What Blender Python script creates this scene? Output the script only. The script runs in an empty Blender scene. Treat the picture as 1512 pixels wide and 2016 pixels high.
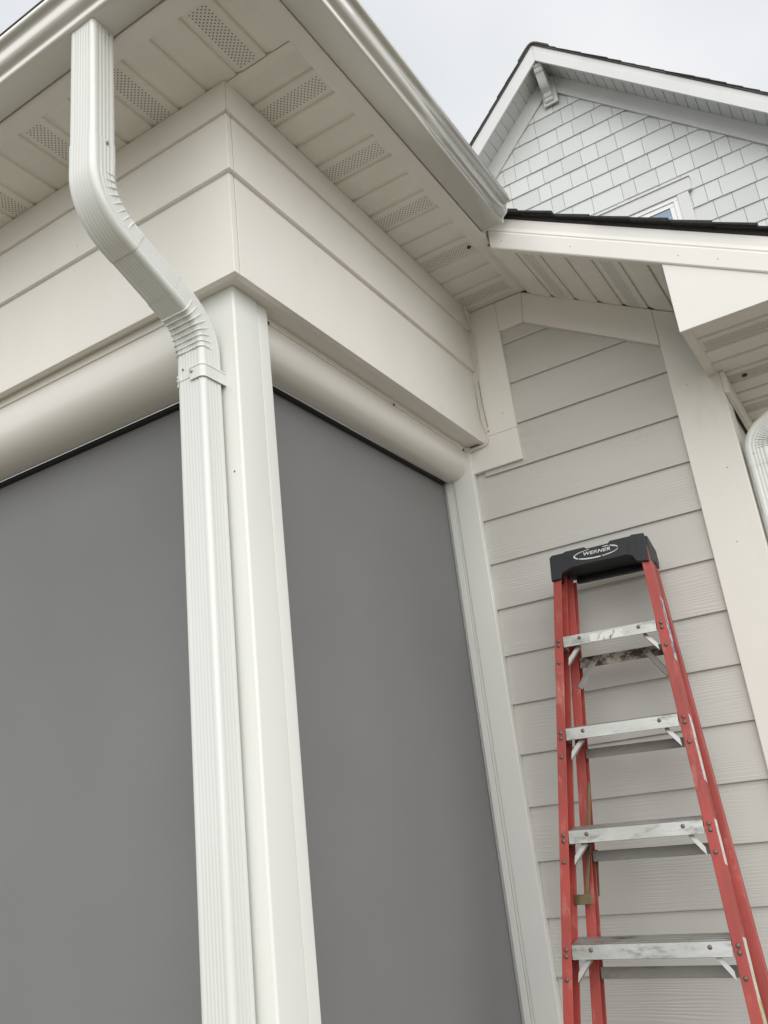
import bpy, bmesh, math, random
from mathutils import Vector, Matrix
random.seed(7)
scene = bpy.context.scene
COL = scene.collection
R_ = math.radians

# ------------------------------------------------------------------ camera
cam_data = bpy.data.cameras.new('camera')
cam = bpy.data.objects.new('camera', cam_data)
COL.objects.link(cam)
yaw, pitch, roll, fpx = -0.51622, 0.345625, 0.119093, 1710.54
fw = Vector((math.cos(pitch)*math.sin(yaw), math.cos(pitch)*math.cos(yaw), math.sin(pitch)))
rt = Vector((math.cos(yaw), -math.sin(yaw), 0))
dn = fw.cross(rt)
r2 = rt*math.cos(roll) + dn*math.sin(roll)
d2 = dn*math.cos(roll) - rt*math.sin(roll)
M = Matrix((r2, -d2, -fw)).transposed().to_4x4()
M.translation = Vector((1.208, -1.5, 1.604))
cam.matrix_world = M
cam_data.sensor_fit = 'HORIZONTAL'
cam_data.sensor_width = 36.0
cam_data.lens = 36.0*fpx/1512.0
cam_data.clip_start = 0.05
cam_data.clip_end = 1000
scene.camera = cam
scene.render.resolution_x, scene.render.resolution_y = 768, 1024

# ------------------------------------------------------------------ world: overcast sky
SUN_EL, SUN_AZ = 42.0, 139.0      # compass azimuth from +Y clockwise: behind the camera's right shoulder
world = bpy.data.worlds.new('World')
scene.world = world
world.use_nodes = True
wn, wl = world.node_tree.nodes, world.node_tree.links
wn.clear()
wo = wn.new('ShaderNodeOutputWorld')
bg = wn.new('ShaderNodeBackground')
sky = wn.new('ShaderNodeTexSky')
sky.sky_type = 'NISHITA'
sky.sun_disc = False
sky.sun_elevation = R_(SUN_EL)
sky.sun_rotation = R_(SUN_AZ)
sky.air_density = 1.0
sky.dust_density = 4.0
tc = wn.new('ShaderNodeTexCoord')
cl = wn.new('ShaderNodeTexNoise')
cl.inputs['Scale'].default_value = 2.2
cl.inputs['Detail'].default_value = 4
cl.inputs['Roughness'].default_value = 0.5
ramp = wn.new('ShaderNodeValToRGB')
ramp.color_ramp.elements[0].position = 0.3
ramp.color_ramp.elements[0].color = (3.35, 3.52, 3.75, 1)
ramp.color_ramp.elements[1].position = 0.72
ramp.color_ramp.elements[1].color = (4.80, 4.83, 4.87, 1)
mix = wn.new('ShaderNodeMixRGB')
mix.inputs['Fac'].default_value = 0.05
bg.inputs['Strength'].default_value = 0.1
wl.new(tc.outputs['Generated'], cl.inputs['Vector'])
wl.new(cl.outputs['Fac'], ramp.inputs['Fac'])
wl.new(ramp.outputs['Color'], mix.inputs['Color1'])
wl.new(sky.outputs['Color'], mix.inputs['Color2'])
wl.new(mix.outputs['Color'], bg.inputs['Color'])
wl.new(bg.outputs['Background'], wo.inputs['Surface'])

sun_d = bpy.data.lights.new('sun', 'SUN')
sun_d.energy = 1.5
sun_d.angle = R_(95)
sun_d.color = (1.0, 0.992, 0.962)
sun = bpy.data.objects.new('sun', sun_d)
COL.objects.link(sun)
sd = Vector((math.sin(R_(SUN_AZ))*math.cos(R_(SUN_EL)), math.cos(R_(SUN_AZ))*math.cos(R_(SUN_EL)), math.sin(R_(SUN_EL))))
sun.rotation_euler = sd.to_track_quat('Z', 'Y').to_euler()
sun.location = (3, -4, 8)

vs = scene.view_settings
vs.view_transform = 'Standard'
vs.look = 'None'
vs.exposure = 1.0
vs.gamma = 1.0
vs.use_curve_mapping = False
scene.render.engine = 'CYCLES'
scene.cycles.max_bounces = 8
scene.cycles.diffuse_bounces = 5

# ------------------------------------------------------------------ materials
def nodes_of(name):
    m = bpy.data.materials.new(name)
    m.use_nodes = True
    return m, m.node_tree.nodes, m.node_tree.links, m.node_tree.nodes['Principled BSDF']

def paint(name, col, rough=0.5, var=0.04, vscale=3.0, bump=0.0, bscale=200.0, stretch=(1, 1, 1), spec=0.5,
          specks=0.0, metallic=0.0, dirt=None, dirt_scale=6.0, dirt_lo=0.55, dirt_hi=0.75, rvar=0.1, coat=0.0, seed=0.0, objvar=0.0):
    m, n, l, b = nodes_of(name)
    t = n.new('ShaderNodeTexCoord')
    mp = n.new('ShaderNodeMapping')
    mp.inputs['Scale'].default_value = stretch
    mp.inputs['Location'].default_value = (seed, seed*1.7, seed*0.3)
    l.new(t.outputs['Object'], mp.inputs['Vector'])
    nz = n.new('ShaderNodeTexNoise')
    nz.inputs['Scale'].default_value = vscale
    nz.inputs['Detail'].default_value = 6
    nz.inputs['Roughness'].default_value = 0.6
    l.new(mp.outputs['Vector'], nz.inputs['Vector'])
    rp = n.new('ShaderNodeValToRGB')
    rp.color_ramp.elements[0].position = 0.3
    rp.color_ramp.elements[1].position = 0.7
    rp.color_ramp.elements[0].color = (col[0]*(1-var), col[1]*(1-var), col[2]*(1-var*1.25), 1)
    rp.color_ramp.elements[1].color = (min(1, col[0]*(1+var)), min(1, col[1]*(1+var)), min(1, col[2]*(1+var)), 1)
    l.new(nz.outputs['Fac'], rp.inputs['Fac'])
    out = rp.outputs['Color']
    if dirt:
        dz = n.new('ShaderNodeTexNoise')
        dz.inputs['Scale'].default_value = dirt_scale
        dz.inputs['Detail'].default_value = 9
        dz.inputs['Roughness'].default_value = 0.7
        l.new(mp.outputs['Vector'], dz.inputs['Vector'])
        dr = n.new('ShaderNodeValToRGB')
        dr.color_ramp.elements[0].position = dirt_lo
        dr.color_ramp.elements[1].position = dirt_hi
        l.new(dz.outputs['Fac'], dr.inputs['Fac'])
        mx = n.new('ShaderNodeMixRGB')
        mx.inputs['Color2'].default_value = (*dirt, 1)
        l.new(dr.outputs['Color'], mx.inputs['Fac'])
        l.new(out, mx.inputs['Color1'])
        out = mx.outputs['Color']
    if specks > 0:
        vo = n.new('ShaderNodeTexVoronoi')
        vo.inputs['Scale'].default_value = 5.0
        l.new(t.outputs['Object'], vo.inputs['Vector'])
        ls = n.new('ShaderNodeMath'); ls.operation = 'LESS_THAN'
        ls.inputs[1].default_value = specks
        l.new(vo.outputs['Distance'], ls.inputs[0])
        mx2 = n.new('ShaderNodeMixRGB')
        mx2.inputs['Color2'].default_value = (col[0]*.3, col[1]*.27, col[2]*.24, 1)
        l.new(ls.outputs['Value'], mx2.inputs['Fac'])
        l.new(out, mx2.inputs['Color1'])
        out = mx2.outputs['Color']
    if objvar:
        inf = n.new('ShaderNodeObjectInfo'); hs = n.new('ShaderNodeHueSaturation'); vm = n.new('ShaderNodeMapRange')
        vm.inputs['To Min'].default_value = 1-objvar; vm.inputs['To Max'].default_value = 1+objvar
        l.new(inf.outputs['Random'], vm.inputs['Value']); l.new(vm.outputs['Result'], hs.inputs['Value'])
        l.new(out, hs.inputs['Color']); out = hs.outputs['Color']
    l.new(out, b.inputs['Base Color'])
    rr = n.new('ShaderNodeMapRange')
    rr.inputs['To Min'].default_value = max(0.02, rough-rvar)
    rr.inputs['To Max'].default_value = min(1, rough+rvar)
    l.new(nz.outputs['Fac'], rr.inputs['Value'])
    l.new(rr.outputs['Result'], b.inputs['Roughness'])
    b.inputs['Specular IOR Level'].default_value = spec
    b.inputs['Metallic'].default_value = metallic
    if coat:
        b.inputs['Coat Weight'].default_value = coat
        b.inputs['Coat Roughness'].default_value = 0.12
    if bump > 0:
        bz = n.new('ShaderNodeTexNoise')
        bz.inputs['Scale'].default_value = bscale
        bz.inputs['Detail'].default_value = 5
        bz.inputs['Roughness'].default_value = 0.6
        l.new(mp.outputs['Vector'], bz.inputs['Vector'])
        bp = n.new('ShaderNodeBump')
        bp.inputs['Strength'].default_value = bump
        bp.inputs['Distance'].default_value = 0.004
        l.new(bz.outputs['Fac'], bp.inputs['Height'])
        l.new(bp.outputs['Normal'], b.inputs['Normal'])
    return m

def grain(name, col, axis=0, seed=0.0):
    """cedar-grain fibre-cement: long wavy grain lines along one axis"""
    m, n, l, b = nodes_of(name)
    t = n.new('ShaderNodeTexCoord')
    info = n.new('ShaderNodeObjectInfo')
    off = n.new('ShaderNodeVectorMath'); off.operation = 'ADD'
    cx = n.new('ShaderNodeCombineXYZ')
    mu = n.new('ShaderNodeMath'); mu.operation = 'MULTIPLY'; mu.inputs[1].default_value = 37.0
    l.new(info.outputs['Random'], mu.inputs[0])
    for k in ('X', 'Y', 'Z'):
        l.new(mu.outputs['Value'], cx.inputs[k])
    l.new(t.outputs['Object'], off.inputs[0]); l.new(cx.outputs['Vector'], off.inputs[1])
    mp = n.new('ShaderNodeMapping')
    sc = [1.0, 1.0, 1.0]; sc[axis] = 0.09
    mp.inputs['Scale'].default_value = sc
    l.new(off.outputs['Vector'], mp.inputs['Vector'])
    wv = n.new('ShaderNodeTexWave')
    wv.wave_type = 'BANDS'; wv.bands_direction = 'Z'
    wv.inputs['Scale'].default_value = 30
    wv.inputs['Distortion'].default_value = 16
    wv.inputs['Detail'].default_value = 3
    wv.inputs['Detail Scale'].default_value = 0.6
    l.new(mp.outputs['Vector'], wv.inputs['Vector'])
    nz = n.new('ShaderNodeTexNoise'); nz.inputs['Scale'].default_value = 7; nz.inputs['Detail'].default_value = 4
    l.new(mp.outputs['Vector'], nz.inputs['Vector'])
    pz = n.new('ShaderNodeTexNoise'); pz.inputs['Scale'].default_value = 3.2; pz.inputs['Detail'].default_value = 2
    l.new(off.outputs['Vector'], pz.inputs['Vector'])
    pr = n.new('ShaderNodeMapRange'); pr.inputs['From Min'].default_value = 0.42; pr.inputs['From Max'].default_value = 0.66
    l.new(pz.outputs['Fac'], pr.inputs['Value'])
    ml = n.new('ShaderNodeMath'); ml.operation = 'MULTIPLY'
    l.new(wv.outputs['Fac'], ml.inputs[0]); l.new(pr.outputs['Result'], ml.inputs[1])
    bp = n.new('ShaderNodeBump'); bp.inputs['Strength'].default_value = 0.22; bp.inputs['Distance'].default_value = 0.004
    l.new(ml.outputs['Value'], bp.inputs['Height'])
    l.new(bp.outputs['Normal'], b.inputs['Normal'])
    rp = n.new('ShaderNodeValToRGB')
    rp.color_ramp.elements[0].position = 0.2; rp.color_ramp.elements[1].position = 0.8
    rp.color_ramp.elements[0].color = (*[c*0.95 for c in col], 1)
    rp.color_ramp.elements[1].color = (*[c*1.04 for c in col], 1)
    l.new(nz.outputs['Fac'], rp.inputs['Fac'])
    hv = n.new('ShaderNodeHueSaturation')
    vr = n.new('ShaderNodeMapRange'); vr.inputs['To Min'].default_value = 0.955; vr.inputs['To Max'].default_value = 1.045
    l.new(info.outputs['Random'], vr.inputs['Value']); l.new(vr.outputs['Result'], hv.inputs['Value'])
    l.new(rp.outputs['Color'], hv.inputs['Color'])
    l.new(hv.outputs['Color'], b.inputs['Base Color'])
    b.inputs['Roughness'].default_value = 0.6
    b.inputs['Specular IOR Level'].default_value = 0.35
    return m

MAT = {}
MAT['trim'] = paint('trim_white_paint', (0.770, 0.750, 0.700), 0.55, 0.035, 3.0, 0.06, 260, stretch=(1, 1, 0.4), specks=0.010,
                    dirt=(0.60, 0.57, 0.51), dirt_scale=5.0, dirt_lo=0.60, dirt_hi=0.95)
MAT['board'] = paint('fascia_board_paint', (0.822, 0.800, 0.750), 0.5, 0.03, 2.6, 0.05, 200, stretch=(1, 1, 0.4), specks=0.011,
                     dirt=(0.66, 0.63, 0.57), dirt_scale=4.0, dirt_lo=0.60, dirt_hi=0.95)
MAT['frieze'] = paint('frieze_paint', (0.765, 0.738, 0.69), 0.5, 0.025, 3.0, 0.03, 200)
MAT['soffit'] = paint('soffit_vinyl', (0.755, 0.733, 0.68), 0.55, 0.045, 7.0, 0.05, 400, objvar=0.03)
MAT['fascia'] = paint('fascia_aluminium', (0.75, 0.73, 0.69), 0.42, 0.03, 3.0, 0.03, 120)
MAT['rake'] = paint('rake_aluminium', (0.77, 0.755, 0.72), 0.42, 0.03, 3.0, 0.06, 30)
MAT['gutter'] = paint('gutter_enamel', (0.66, 0.65, 0.61), 0.14, 0.03, 3.0, 0.015, 40, rvar=0.04, coat=1.0)
MAT['downspout'] = paint('downspout_enamel', (0.72, 0.735, 0.705), 0.19, 0.025, 4.0, 0.10, 22, stretch=(1, 1, 0.25), rvar=0.07, coat=0.25)
MAT['post'] = paint('post_vinyl', (0.77, 0.775, 0.745), 0.21, 0.02, 2.0, 0.14, 14, stretch=(1, 1, 0.12), rvar=0.05)
MAT['cassette'] = paint('cassette_enamel', (0.78, 0.76, 0.71), 0.22, 0.02, 2.0, 0.02, 30, rvar=0.04, coat=0.3)
MAT['track'] = paint('track_aluminium', (0.70, 0.71, 0.68), 0.4, 0.02, 3.0)
MAT['trackgrey'] = paint('track_insert', (0.36, 0.37, 0.37), 0.5, 0.03, 3.0)
MAT['black'] = paint('slot_black', (0.012, 0.012, 0.013), 0.7, 0.05)  # near-black colour of the strips in the screen slots
MAT['dark'] = paint('dark_void', (0.02, 0.018, 0.016), 0.9, 0.05)
MAT['hole'] = paint('perforation_dark', (0.07, 0.06, 0.05), 0.9, 0.05)
MAT['siding'] = grain('siding_grain', (0.562, 0.552, 0.518), 0)
MAT['siding_side'] = grain('siding_grain_side', (0.562, 0.552, 0.518), 1)
MAT['shingle_siding'] = paint('shingle_siding_paint', (0.655, 0.675, 0.665), 0.6, 0.03, 2.0, 0.12, 120, stretch=(1, 1, 0.15), objvar=0.06)
MAT['gable_trim'] = paint('gable_trim_paint', (0.67, 0.68, 0.675), 0.5, 0.03, 3.0, 0.03, 100)
MAT['gable_soffit'] = paint('gable_soffit_vinyl', (0.62, 0.635, 0.62), 0.55, 0.03, 3.0)
MAT['roof'] = paint('asphalt_shingle', (0.03, 0.03, 0.032), 0.9, 0.35, 90.0, 0.5, 300)
MAT['roof2'] = paint('weathered_shingle', (0.09, 0.085, 0.08), 0.9, 0.35, 90.0, 0.5, 300)
MAT['window'] = paint('window_vinyl', (0.82, 0.82, 0.82), 0.3, 0.01)
MAT['red'] = paint('red_fibreglass', (0.335, 0.050, 0.040), 0.5, 0.22, 12.0, 0.10, 150, stretch=(1, 1, 0.25),
                   dirt=(0.48, 0.22, 0.19), dirt_scale=20, dirt_lo=0.54, dirt_hi=0.74, rvar=0.12)
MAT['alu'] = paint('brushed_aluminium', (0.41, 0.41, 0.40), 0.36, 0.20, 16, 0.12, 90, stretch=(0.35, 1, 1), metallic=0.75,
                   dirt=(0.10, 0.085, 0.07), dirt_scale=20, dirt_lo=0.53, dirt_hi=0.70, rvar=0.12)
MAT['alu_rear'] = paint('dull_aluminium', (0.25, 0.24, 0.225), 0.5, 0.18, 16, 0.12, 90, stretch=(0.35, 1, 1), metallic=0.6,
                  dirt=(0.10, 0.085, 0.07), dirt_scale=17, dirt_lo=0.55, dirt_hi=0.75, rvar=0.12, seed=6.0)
MAT['alu_clean'] = paint('brace_aluminium', (0.50, 0.50, 0.49), 0.38, 0.10, 20, metallic=0.6)
MAT['alu_dirty'] = paint('stained_aluminium', (0.36, 0.33, 0.29), 0.55, 0.15, 14, 0.1, 80, metallic=0.4,
                         dirt=(0.055, 0.035, 0.02), dirt_scale=13, dirt_lo=0.47, dirt_hi=0.56, rvar=0.12, seed=3.1)
MAT['rivet'] = paint('dull_rivet_steel', (0.16, 0.125, 0.11), 0.45, 0.15, 60, metallic=0.6)
MAT['brass'] = paint('zinc_chromate_steel', (0.15, 0.128, 0.068), 0.42, 0.15, 30, metallic=0.75)
MAT['cap'] = paint('black_moulded_plastic', (0.016, 0.018, 0.021), 0.48, 0.15, 20, 0.25, 500, spec=0.4,
                   dirt=(0.05, 0.05, 0.052), dirt_scale=22, dirt_lo=0.62, dirt_hi=0.85)
MAT['logo'] = paint('worn_white_print', (0.62, 0.63, 0.63), 0.6, 0.08, 40,
                    dirt=(0.03, 0.03, 0.033), dirt_scale=60, dirt_lo=0.545, dirt_hi=0.60, seed=1.3)
MAT['sticker'] = paint('worn_paper_label', (0.66, 0.65, 0.63), 0.6, 0.06, 60,
                       dirt=(0.12, 0.09, 0.10), dirt_scale=55, dirt_lo=0.54, dirt_hi=0.60, stretch=(1, 1, 0.6))
MAT['sticker_blue'] = paint('worn_blue_white_label', (0.62, 0.62, 0.65), 0.55, 0.06, 60,
                            dirt=(0.07, 0.08, 0.22), dirt_scale=50, dirt_lo=0.48, dirt_hi=0.53, stretch=(1, 1, 0.5), seed=4.0)
MAT['sticker_yellow'] = paint('worn_yellow_label', (0.52, 0.48, 0.16), 0.55, 0.1, 30,
                              dirt=(0.62, 0.61, 0.58), dirt_scale=30, dirt_lo=0.46, dirt_hi=0.52, seed=2.0)
MAT['foot'] = paint('black_foot_rubber', (0.02, 0.02, 0.02), 0.8, 0.1)
MAT['cable'] = paint('cable_sheath', (0.70, 0.675, 0.62), 0.45, 0.03)
MAT['shadow_line'] = paint('brown_shadow_line', (0.22, 0.19, 0.155), 0.6, 0.1)  # brown that paints a shadow line in the inside corner
MAT['screw'] = paint('screw_head', (0.42, 0.41, 0.38), 0.35, 0.1, 60, metallic=0.5)
MAT['debris'] = paint('mud_debris', (0.07, 0.055, 0.04), 0.95, 0.3, 120, 0.6, 300)
MAT['ground'] = paint('dry_lawn_ground', (0.190, 0.170, 0.134), 0.95, 0.3, 1.2, 0.4, 40,
                      dirt=(0.130, 0.120, 0.085), dirt_scale=0.6, dirt_lo=0.45, dirt_hi=0.65)

def fabric():
    m, n, l, b = nodes_of('screen_mesh_fabric')
    t = n.new('ShaderNodeTexCoord')
    nz = n.new('ShaderNodeTexNoise'); nz.inputs['Scale'].default_value = 1.1; nz.inputs['Detail'].default_value = 3
    l.new(t.outputs['Object'], nz.inputs['Vector'])
    fz = n.new('ShaderNodeTexNoise'); fz.inputs['Scale'].default_value = 420; fz.inputs['Detail'].default_value = 2
    l.new(t.outputs['Object'], fz.inputs['Vector'])
    rp = n.new('ShaderNodeValToRGB')
    rp.color_ramp.elements[0].position = 0.3; rp.color_ramp.elements[1].position = 0.7
    rp.color_ramp.elements[0].color = (0.216, 0.216, 0.218, 1)
    rp.color_ramp.elements[1].color = (0.244, 0.244, 0.246, 1)
    l.new(nz.outputs['Fac'], rp.inputs['Fac'])
    mx = n.new('ShaderNodeMixRGB'); mx.blend_type = 'MULTIPLY'; mx.inputs['Fac'].default_value = 0.18
    l.new(rp.outputs['Color'], mx.inputs['Color1']); l.new(fz.outputs['Color'], mx.inputs['Color2'])
    l.new(mx.outputs['Color'], b.inputs['Base Color'])
    b.inputs['Roughness'].default_value = 0.75
    b.inputs['Specular IOR Level'].default_value = 0.3
    # very shallow waves of a stretched cloth
    wz = n.new('ShaderNodeTexNoise'); wz.inputs['Scale'].default_value = 3.0; wz.inputs['Detail'].default_value = 1
    mp = n.new('ShaderNodeMapping'); mp.inputs['Scale'].default_value = (1, 1, 0.35)
    l.new(t.outputs['Object'], mp.inputs['Vector']); l.new(mp.outputs['Vector'], wz.inputs['Vector'])
    bp = n.new('ShaderNodeBump'); bp.inputs['Strength'].default_value = 0.45; bp.inputs['Distance'].default_value = 0.02
    l.new(wz.outputs['Fac'], bp.inputs['Height']); l.new(bp.outputs['Normal'], b.inputs['Normal'])
    return m
MAT['fabric'] = fabric()

def glass():
    m, n, l, b = nodes_of('window_glass')
    b.inputs['Base Color'].default_value = (0.13, 0.22, 0.33, 1)
    b.inputs['Roughness'].default_value = 0.04
    b.inputs['Specular IOR Level'].default_value = 0.9
    t = n.new('ShaderNodeTexCoord')
    nz = n.new('ShaderNodeTexNoise'); nz.inputs['Scale'].default_value = 1.2
    l.new(t.outputs['Object'], nz.inputs['Vector'])
    bp = n.new('ShaderNodeBump'); bp.inputs['Strength'].default_value = 0.05
    l.new(nz.outputs['Fac'], bp.inputs['Height']); l.new(bp.outputs['Normal'], b.inputs['Normal'])
    return m
MAT['glass'] = glass()

# ------------------------------------------------------------------ mesh helpers
class MB:
    def __init__(s):
        s.v, s.f = [], []
    def add(s, verts, faces):
        o = len(s.v)
        s.v += [tuple(p) for p in verts]
        s.f += [tuple(i+o for i in f) for f in faces]
        return s
    def box(s, x0, x1, y0, y1, z0, z1):
        return s.add([(x0, y0, z0), (x1, y0, z0), (x1, y1, z0), (x0, y1, z0), (x0, y0, z1), (x1, y0, z1), (x1, y1, z1), (x0, y1, z1)],
                     [(0, 3, 2, 1), (4, 5, 6, 7), (0, 1, 5, 4), (1, 2, 6, 5), (2, 3, 7, 6), (3, 0, 4, 7)])
    def obox(s, o, a, b, c):
        """box from corner o with edge vectors a, b, c"""
        o, a, b, c = map(Vector, (o, a, b, c))
        P = [o, o+a, o+a+b, o+b, o+c, o+a+c, o+a+b+c, o+b+c]
        return s.add(P, [(0, 3, 2, 1), (4, 5, 6, 7), (0, 1, 5, 4), (1, 2, 6, 5), (2, 3, 7, 6), (3, 0, 4, 7)])
    def prism(s, poly, f0, f1):
        """closed polygon -> two mapped ends"""
        n = len(poly)
        P = [f0(*p) for p in poly] + [f1(*p) for p in poly]
        F = [tuple(range(n)), tuple(range(2*n-1, n-1, -1))]
        F += [(i, i+n, (i+1) % n+n, (i+1) % n) for i in range(n)]
        return s.add(P, F)
    def sheet(s, poly, f0, f1):
        n = len(poly)
        P = [f0(*p) for p in poly] + [f1(*p) for p in poly]
        return s.add(P, [(i, i+1, i+1+n, i+n) for i in range(n-1)])
    def rings(s, rings, closed=True, cap0=False, cap1=False):
        n = len(rings[0]); o = len(s.v)
        for r in rings:
            s.v += [tuple(p) for p in r]
        for k in range(len(rings)-1):
            a = o+k*n; b = a+n
            for i in range(n if closed else n-1):
                j = (i+1) % n
                s.f.append((a+i, a+j, b+j, b+i))
        if cap0: s.f.append(tuple(o+i for i in range(n-1, -1, -1)))
        if cap1: s.f.append(tuple(o+(len(rings)-1)*n+i for i in range(n)))
        return s
    def disc(s, c, ax, r, h, seg=10, dome=True):
        """small domed rivet / screw at c pointing along ax"""
        c, ax = Vector(c), Vector(ax).normalized()
        t = ax.orthogonal().normalized(); b = ax.cross(t)
        prof = [(r, 0), (r*0.96, h*0.5), (r*0.7, h*0.88), (r*0.25, h)] if dome else [(r, 0), (r, h)]
        rg = [[c + ax*hh + (t*math.cos(2*math.pi*i/seg)+b*math.sin(2*math.pi*i/seg))*rr for i in range(seg)] for rr, hh in prof]
        return s.rings(rg, True, True, True)
    def tube(s, pts, r, seg=8):
        pts = [Vector(p) for p in pts]
        rg = []
        nrm = None
        for i, p in enumerate(pts):
            t = (pts[min(i+1, len(pts)-1)]-pts[max(i-1, 0)]).normalized()
            if nrm is None: nrm = t.orthogonal().normalized()
            nrm = (nrm - t*nrm.dot(t)).normalized()
            b = t.cross(nrm)
            rg.append([p+(nrm*math.cos(2*math.pi*k/seg)+b*math.sin(2*math.pi*k/seg))*r for k in range(seg)])
        return s.rings(rg, True, True, True)

def obj(name, mb, mat, parent=None, bevel=0.0, seg=2, smooth=None, label=None, kind=None, solid=0.0):
    me = bpy.data.meshes.new(name)
    me.from_pydata(mb.v, [], mb.f)
    me.validate()
    bm = bmesh.new(); bm.from_mesh(me)
    if not solid:
        bmesh.ops.recalc_face_normals(bm, faces=bm.faces)
    bm.to_mesh(me); bm.free()
    me.materials.append(MAT[mat] if isinstance(mat, str) else mat)
    o = bpy.data.objects.new(name, me)
    COL.objects.link(o)
    if parent is not None: attach(o, parent)
    if solid:
        md = o.modifiers.new('thickness', 'SOLIDIFY'); md.thickness = solid; md.offset = 0
    if bevel:
        md = o.modifiers.new('bevel', 'BEVEL'); md.width = bevel; md.segments = seg; md.limit_method = 'ANGLE'
        md.angle_limit = R_(40); md.harden_normals = False
    if smooth is not None:
        me.shade_smooth()
        md = None
        try:
            me.set_sharp_from_angle(angle=R_(smooth))
        except Exception:
            pass
    if label: o['label'] = label
    if kind: o['kind'] = kind
    return o

def attach(o, p):
    o.parent = p
    q = p; mw = Matrix.Identity(4); chain = []
    while q is not None:
        chain.append(q); q = q.parent
    for q in reversed(chain):
        mw = mw @ q.matrix_parent_inverse @ Matrix.Translation(q.location)
    o.matrix_parent_inverse = mw.inverted()

def thing(name, loc, label, cat, group=None):
    e = bpy.data.objects.new(name, None)
    e.empty_display_size = 0.1
    e.location = loc
    COL.objects.link(e)
    tag(e, label, cat, group)
    return e

def tag(o, label, cat, group=None):
    o['label'] = label; o['category'] = cat
    if group: o['group'] = group

# ------------------------------------------------------------------ key dimensions (metres)
ZF = 3.00        # bottom of the porch fascia boards
ZS = 3.60        # porch soffit
OV = 0.31        # porch eave overhang
YW = 1.505       # face of the trim boards on the house wall
PITCH = 0.60     # slope of the lower roof
SP = 0.1058      # soffit plank pitch
def zrake(x): return 3.590 - PITCH*(x-0.266)      # rake soffit height

# ------------------------------------------------------------------ ground
g = obj('ground', MB().add([(-120, -120, 0), (120, -120, 0), (120, 120, 0), (-120, 120, 0)], [(0, 1, 2, 3)]), 'ground')
g['kind'] = 'structure'

# ================================================================== PORCH
porch = thing('porch', (-2.0, 0.8, 0), 'cream white porch corner with square post, wide fascia boards and vented soffit', 'porch')
XL = -4.2
# lower and upper fascia boards (two faces), boards butt at the corner with a fine seam
T = 0.02
def fboard(z0, z1, out, nm='fascia_board'):
    obj(nm, MB().box(XL, -0.0008-0.0+out, -out, -out+T, z0, z1), 'board', porch, 0.0015)
    obj(nm, MB().box(out-T, out, -out+T+0.0024, YW-0.001, z0, z1), 'board', porch, 0.0007)
fboard(ZF, 3.335, 0.0)
fboard(3.322, 3.56, 0.013)
# butt joint in the upper left board is hidden under the downspout; short cover strip
obj('joint_strip', MB().box(-0.47, -0.464, -0.0145, -0.012, 3.3215, 3.51), 'board', porch)
# frieze under the soffit, slightly tipped forward
def fz0(o, z): return (XL, -o, z)
fpoly = [(0.012, 3.512), (0.024, 3.510), (0.034, 3.598), (0.012, 3.598)]
obj('frieze_board', MB().prism(fpoly, lambda o, z: (XL, -o, z), lambda o, z: (o-0.0006, -o, z)), 'frieze', porch, 0.0012)
obj('frieze_board', MB().prism(fpoly, lambda o, z: (o, -o+0.0006, z), lambda o, z: (o, YW-0.001, z)), 'frieze', porch, 0.0012)
# beam core with its underside
core = MB()
core.box(XL, -0.022, 0.022, 0.24, 3.004, 3.58)
core.box(-0.24, -0.022, 0.2405, YW-0.002, 3.004, 3.58)
obj('beam', core, 'frieze', porch)
# corner post: rounded vinyl sleeve plus the screen side channel
def rrect(x0, x1, y0, y1, r, seg=6):
    P = []
    for cx, cy, a0 in ((x1-r, y1-r, 0), (x0+r, y1-r, 90), (x0+r, y0+r, 180), (x1-r, y0+r, 270)):
        for k in range(seg+1):
            a = R_(a0+90*k/seg)
            P.append((cx+r*math.cos(a), cy+r*math.sin(a)))
    return P
def vpost(name, sect, z0, z1, mat, parent, steps=24, wob=0.0):
    rg = []
    for k in range(steps+1):
        z = z0+(z1-z0)*k/steps
        w = wob*math.sin(z*5.1)*math.sin(z*2.3+1)
        rg.append([(x+w, y+w*0.5, z) for x, y in sect])
    return obj(name, MB().rings(rg, True, True, True), mat, parent, smooth=35)
vpost('post', rrect(-0.20, -0.050, 0.046, 0.150, 0.007), 0.0, 3.003, 'post', porch, wob=0.0007)
vpost('post_channel', rrect(-0.185, -0.0535, 0.1505, 0.198, 0.006), 0.0, 3.003, 'post', porch, wob=0.0005)
vpost('post_channel', rrect(-0.245, -0.2005, 0.0495, 0.185, 0.006), 0.0, 3.003, 'post', porch, wob=0.0005)
# post against the house wall
vpost('wall_post', rrect(-0.155, -0.064, 1.493, 1.529, 0.004), 0.0, 3.003, 'post', porch)
nail = MB()
nail.disc((-0.079, 0.0462, 2.47), (0, -1, 0), 0.003, 0.001)
obj('nail', nail, 'rivet', porch)

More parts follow.
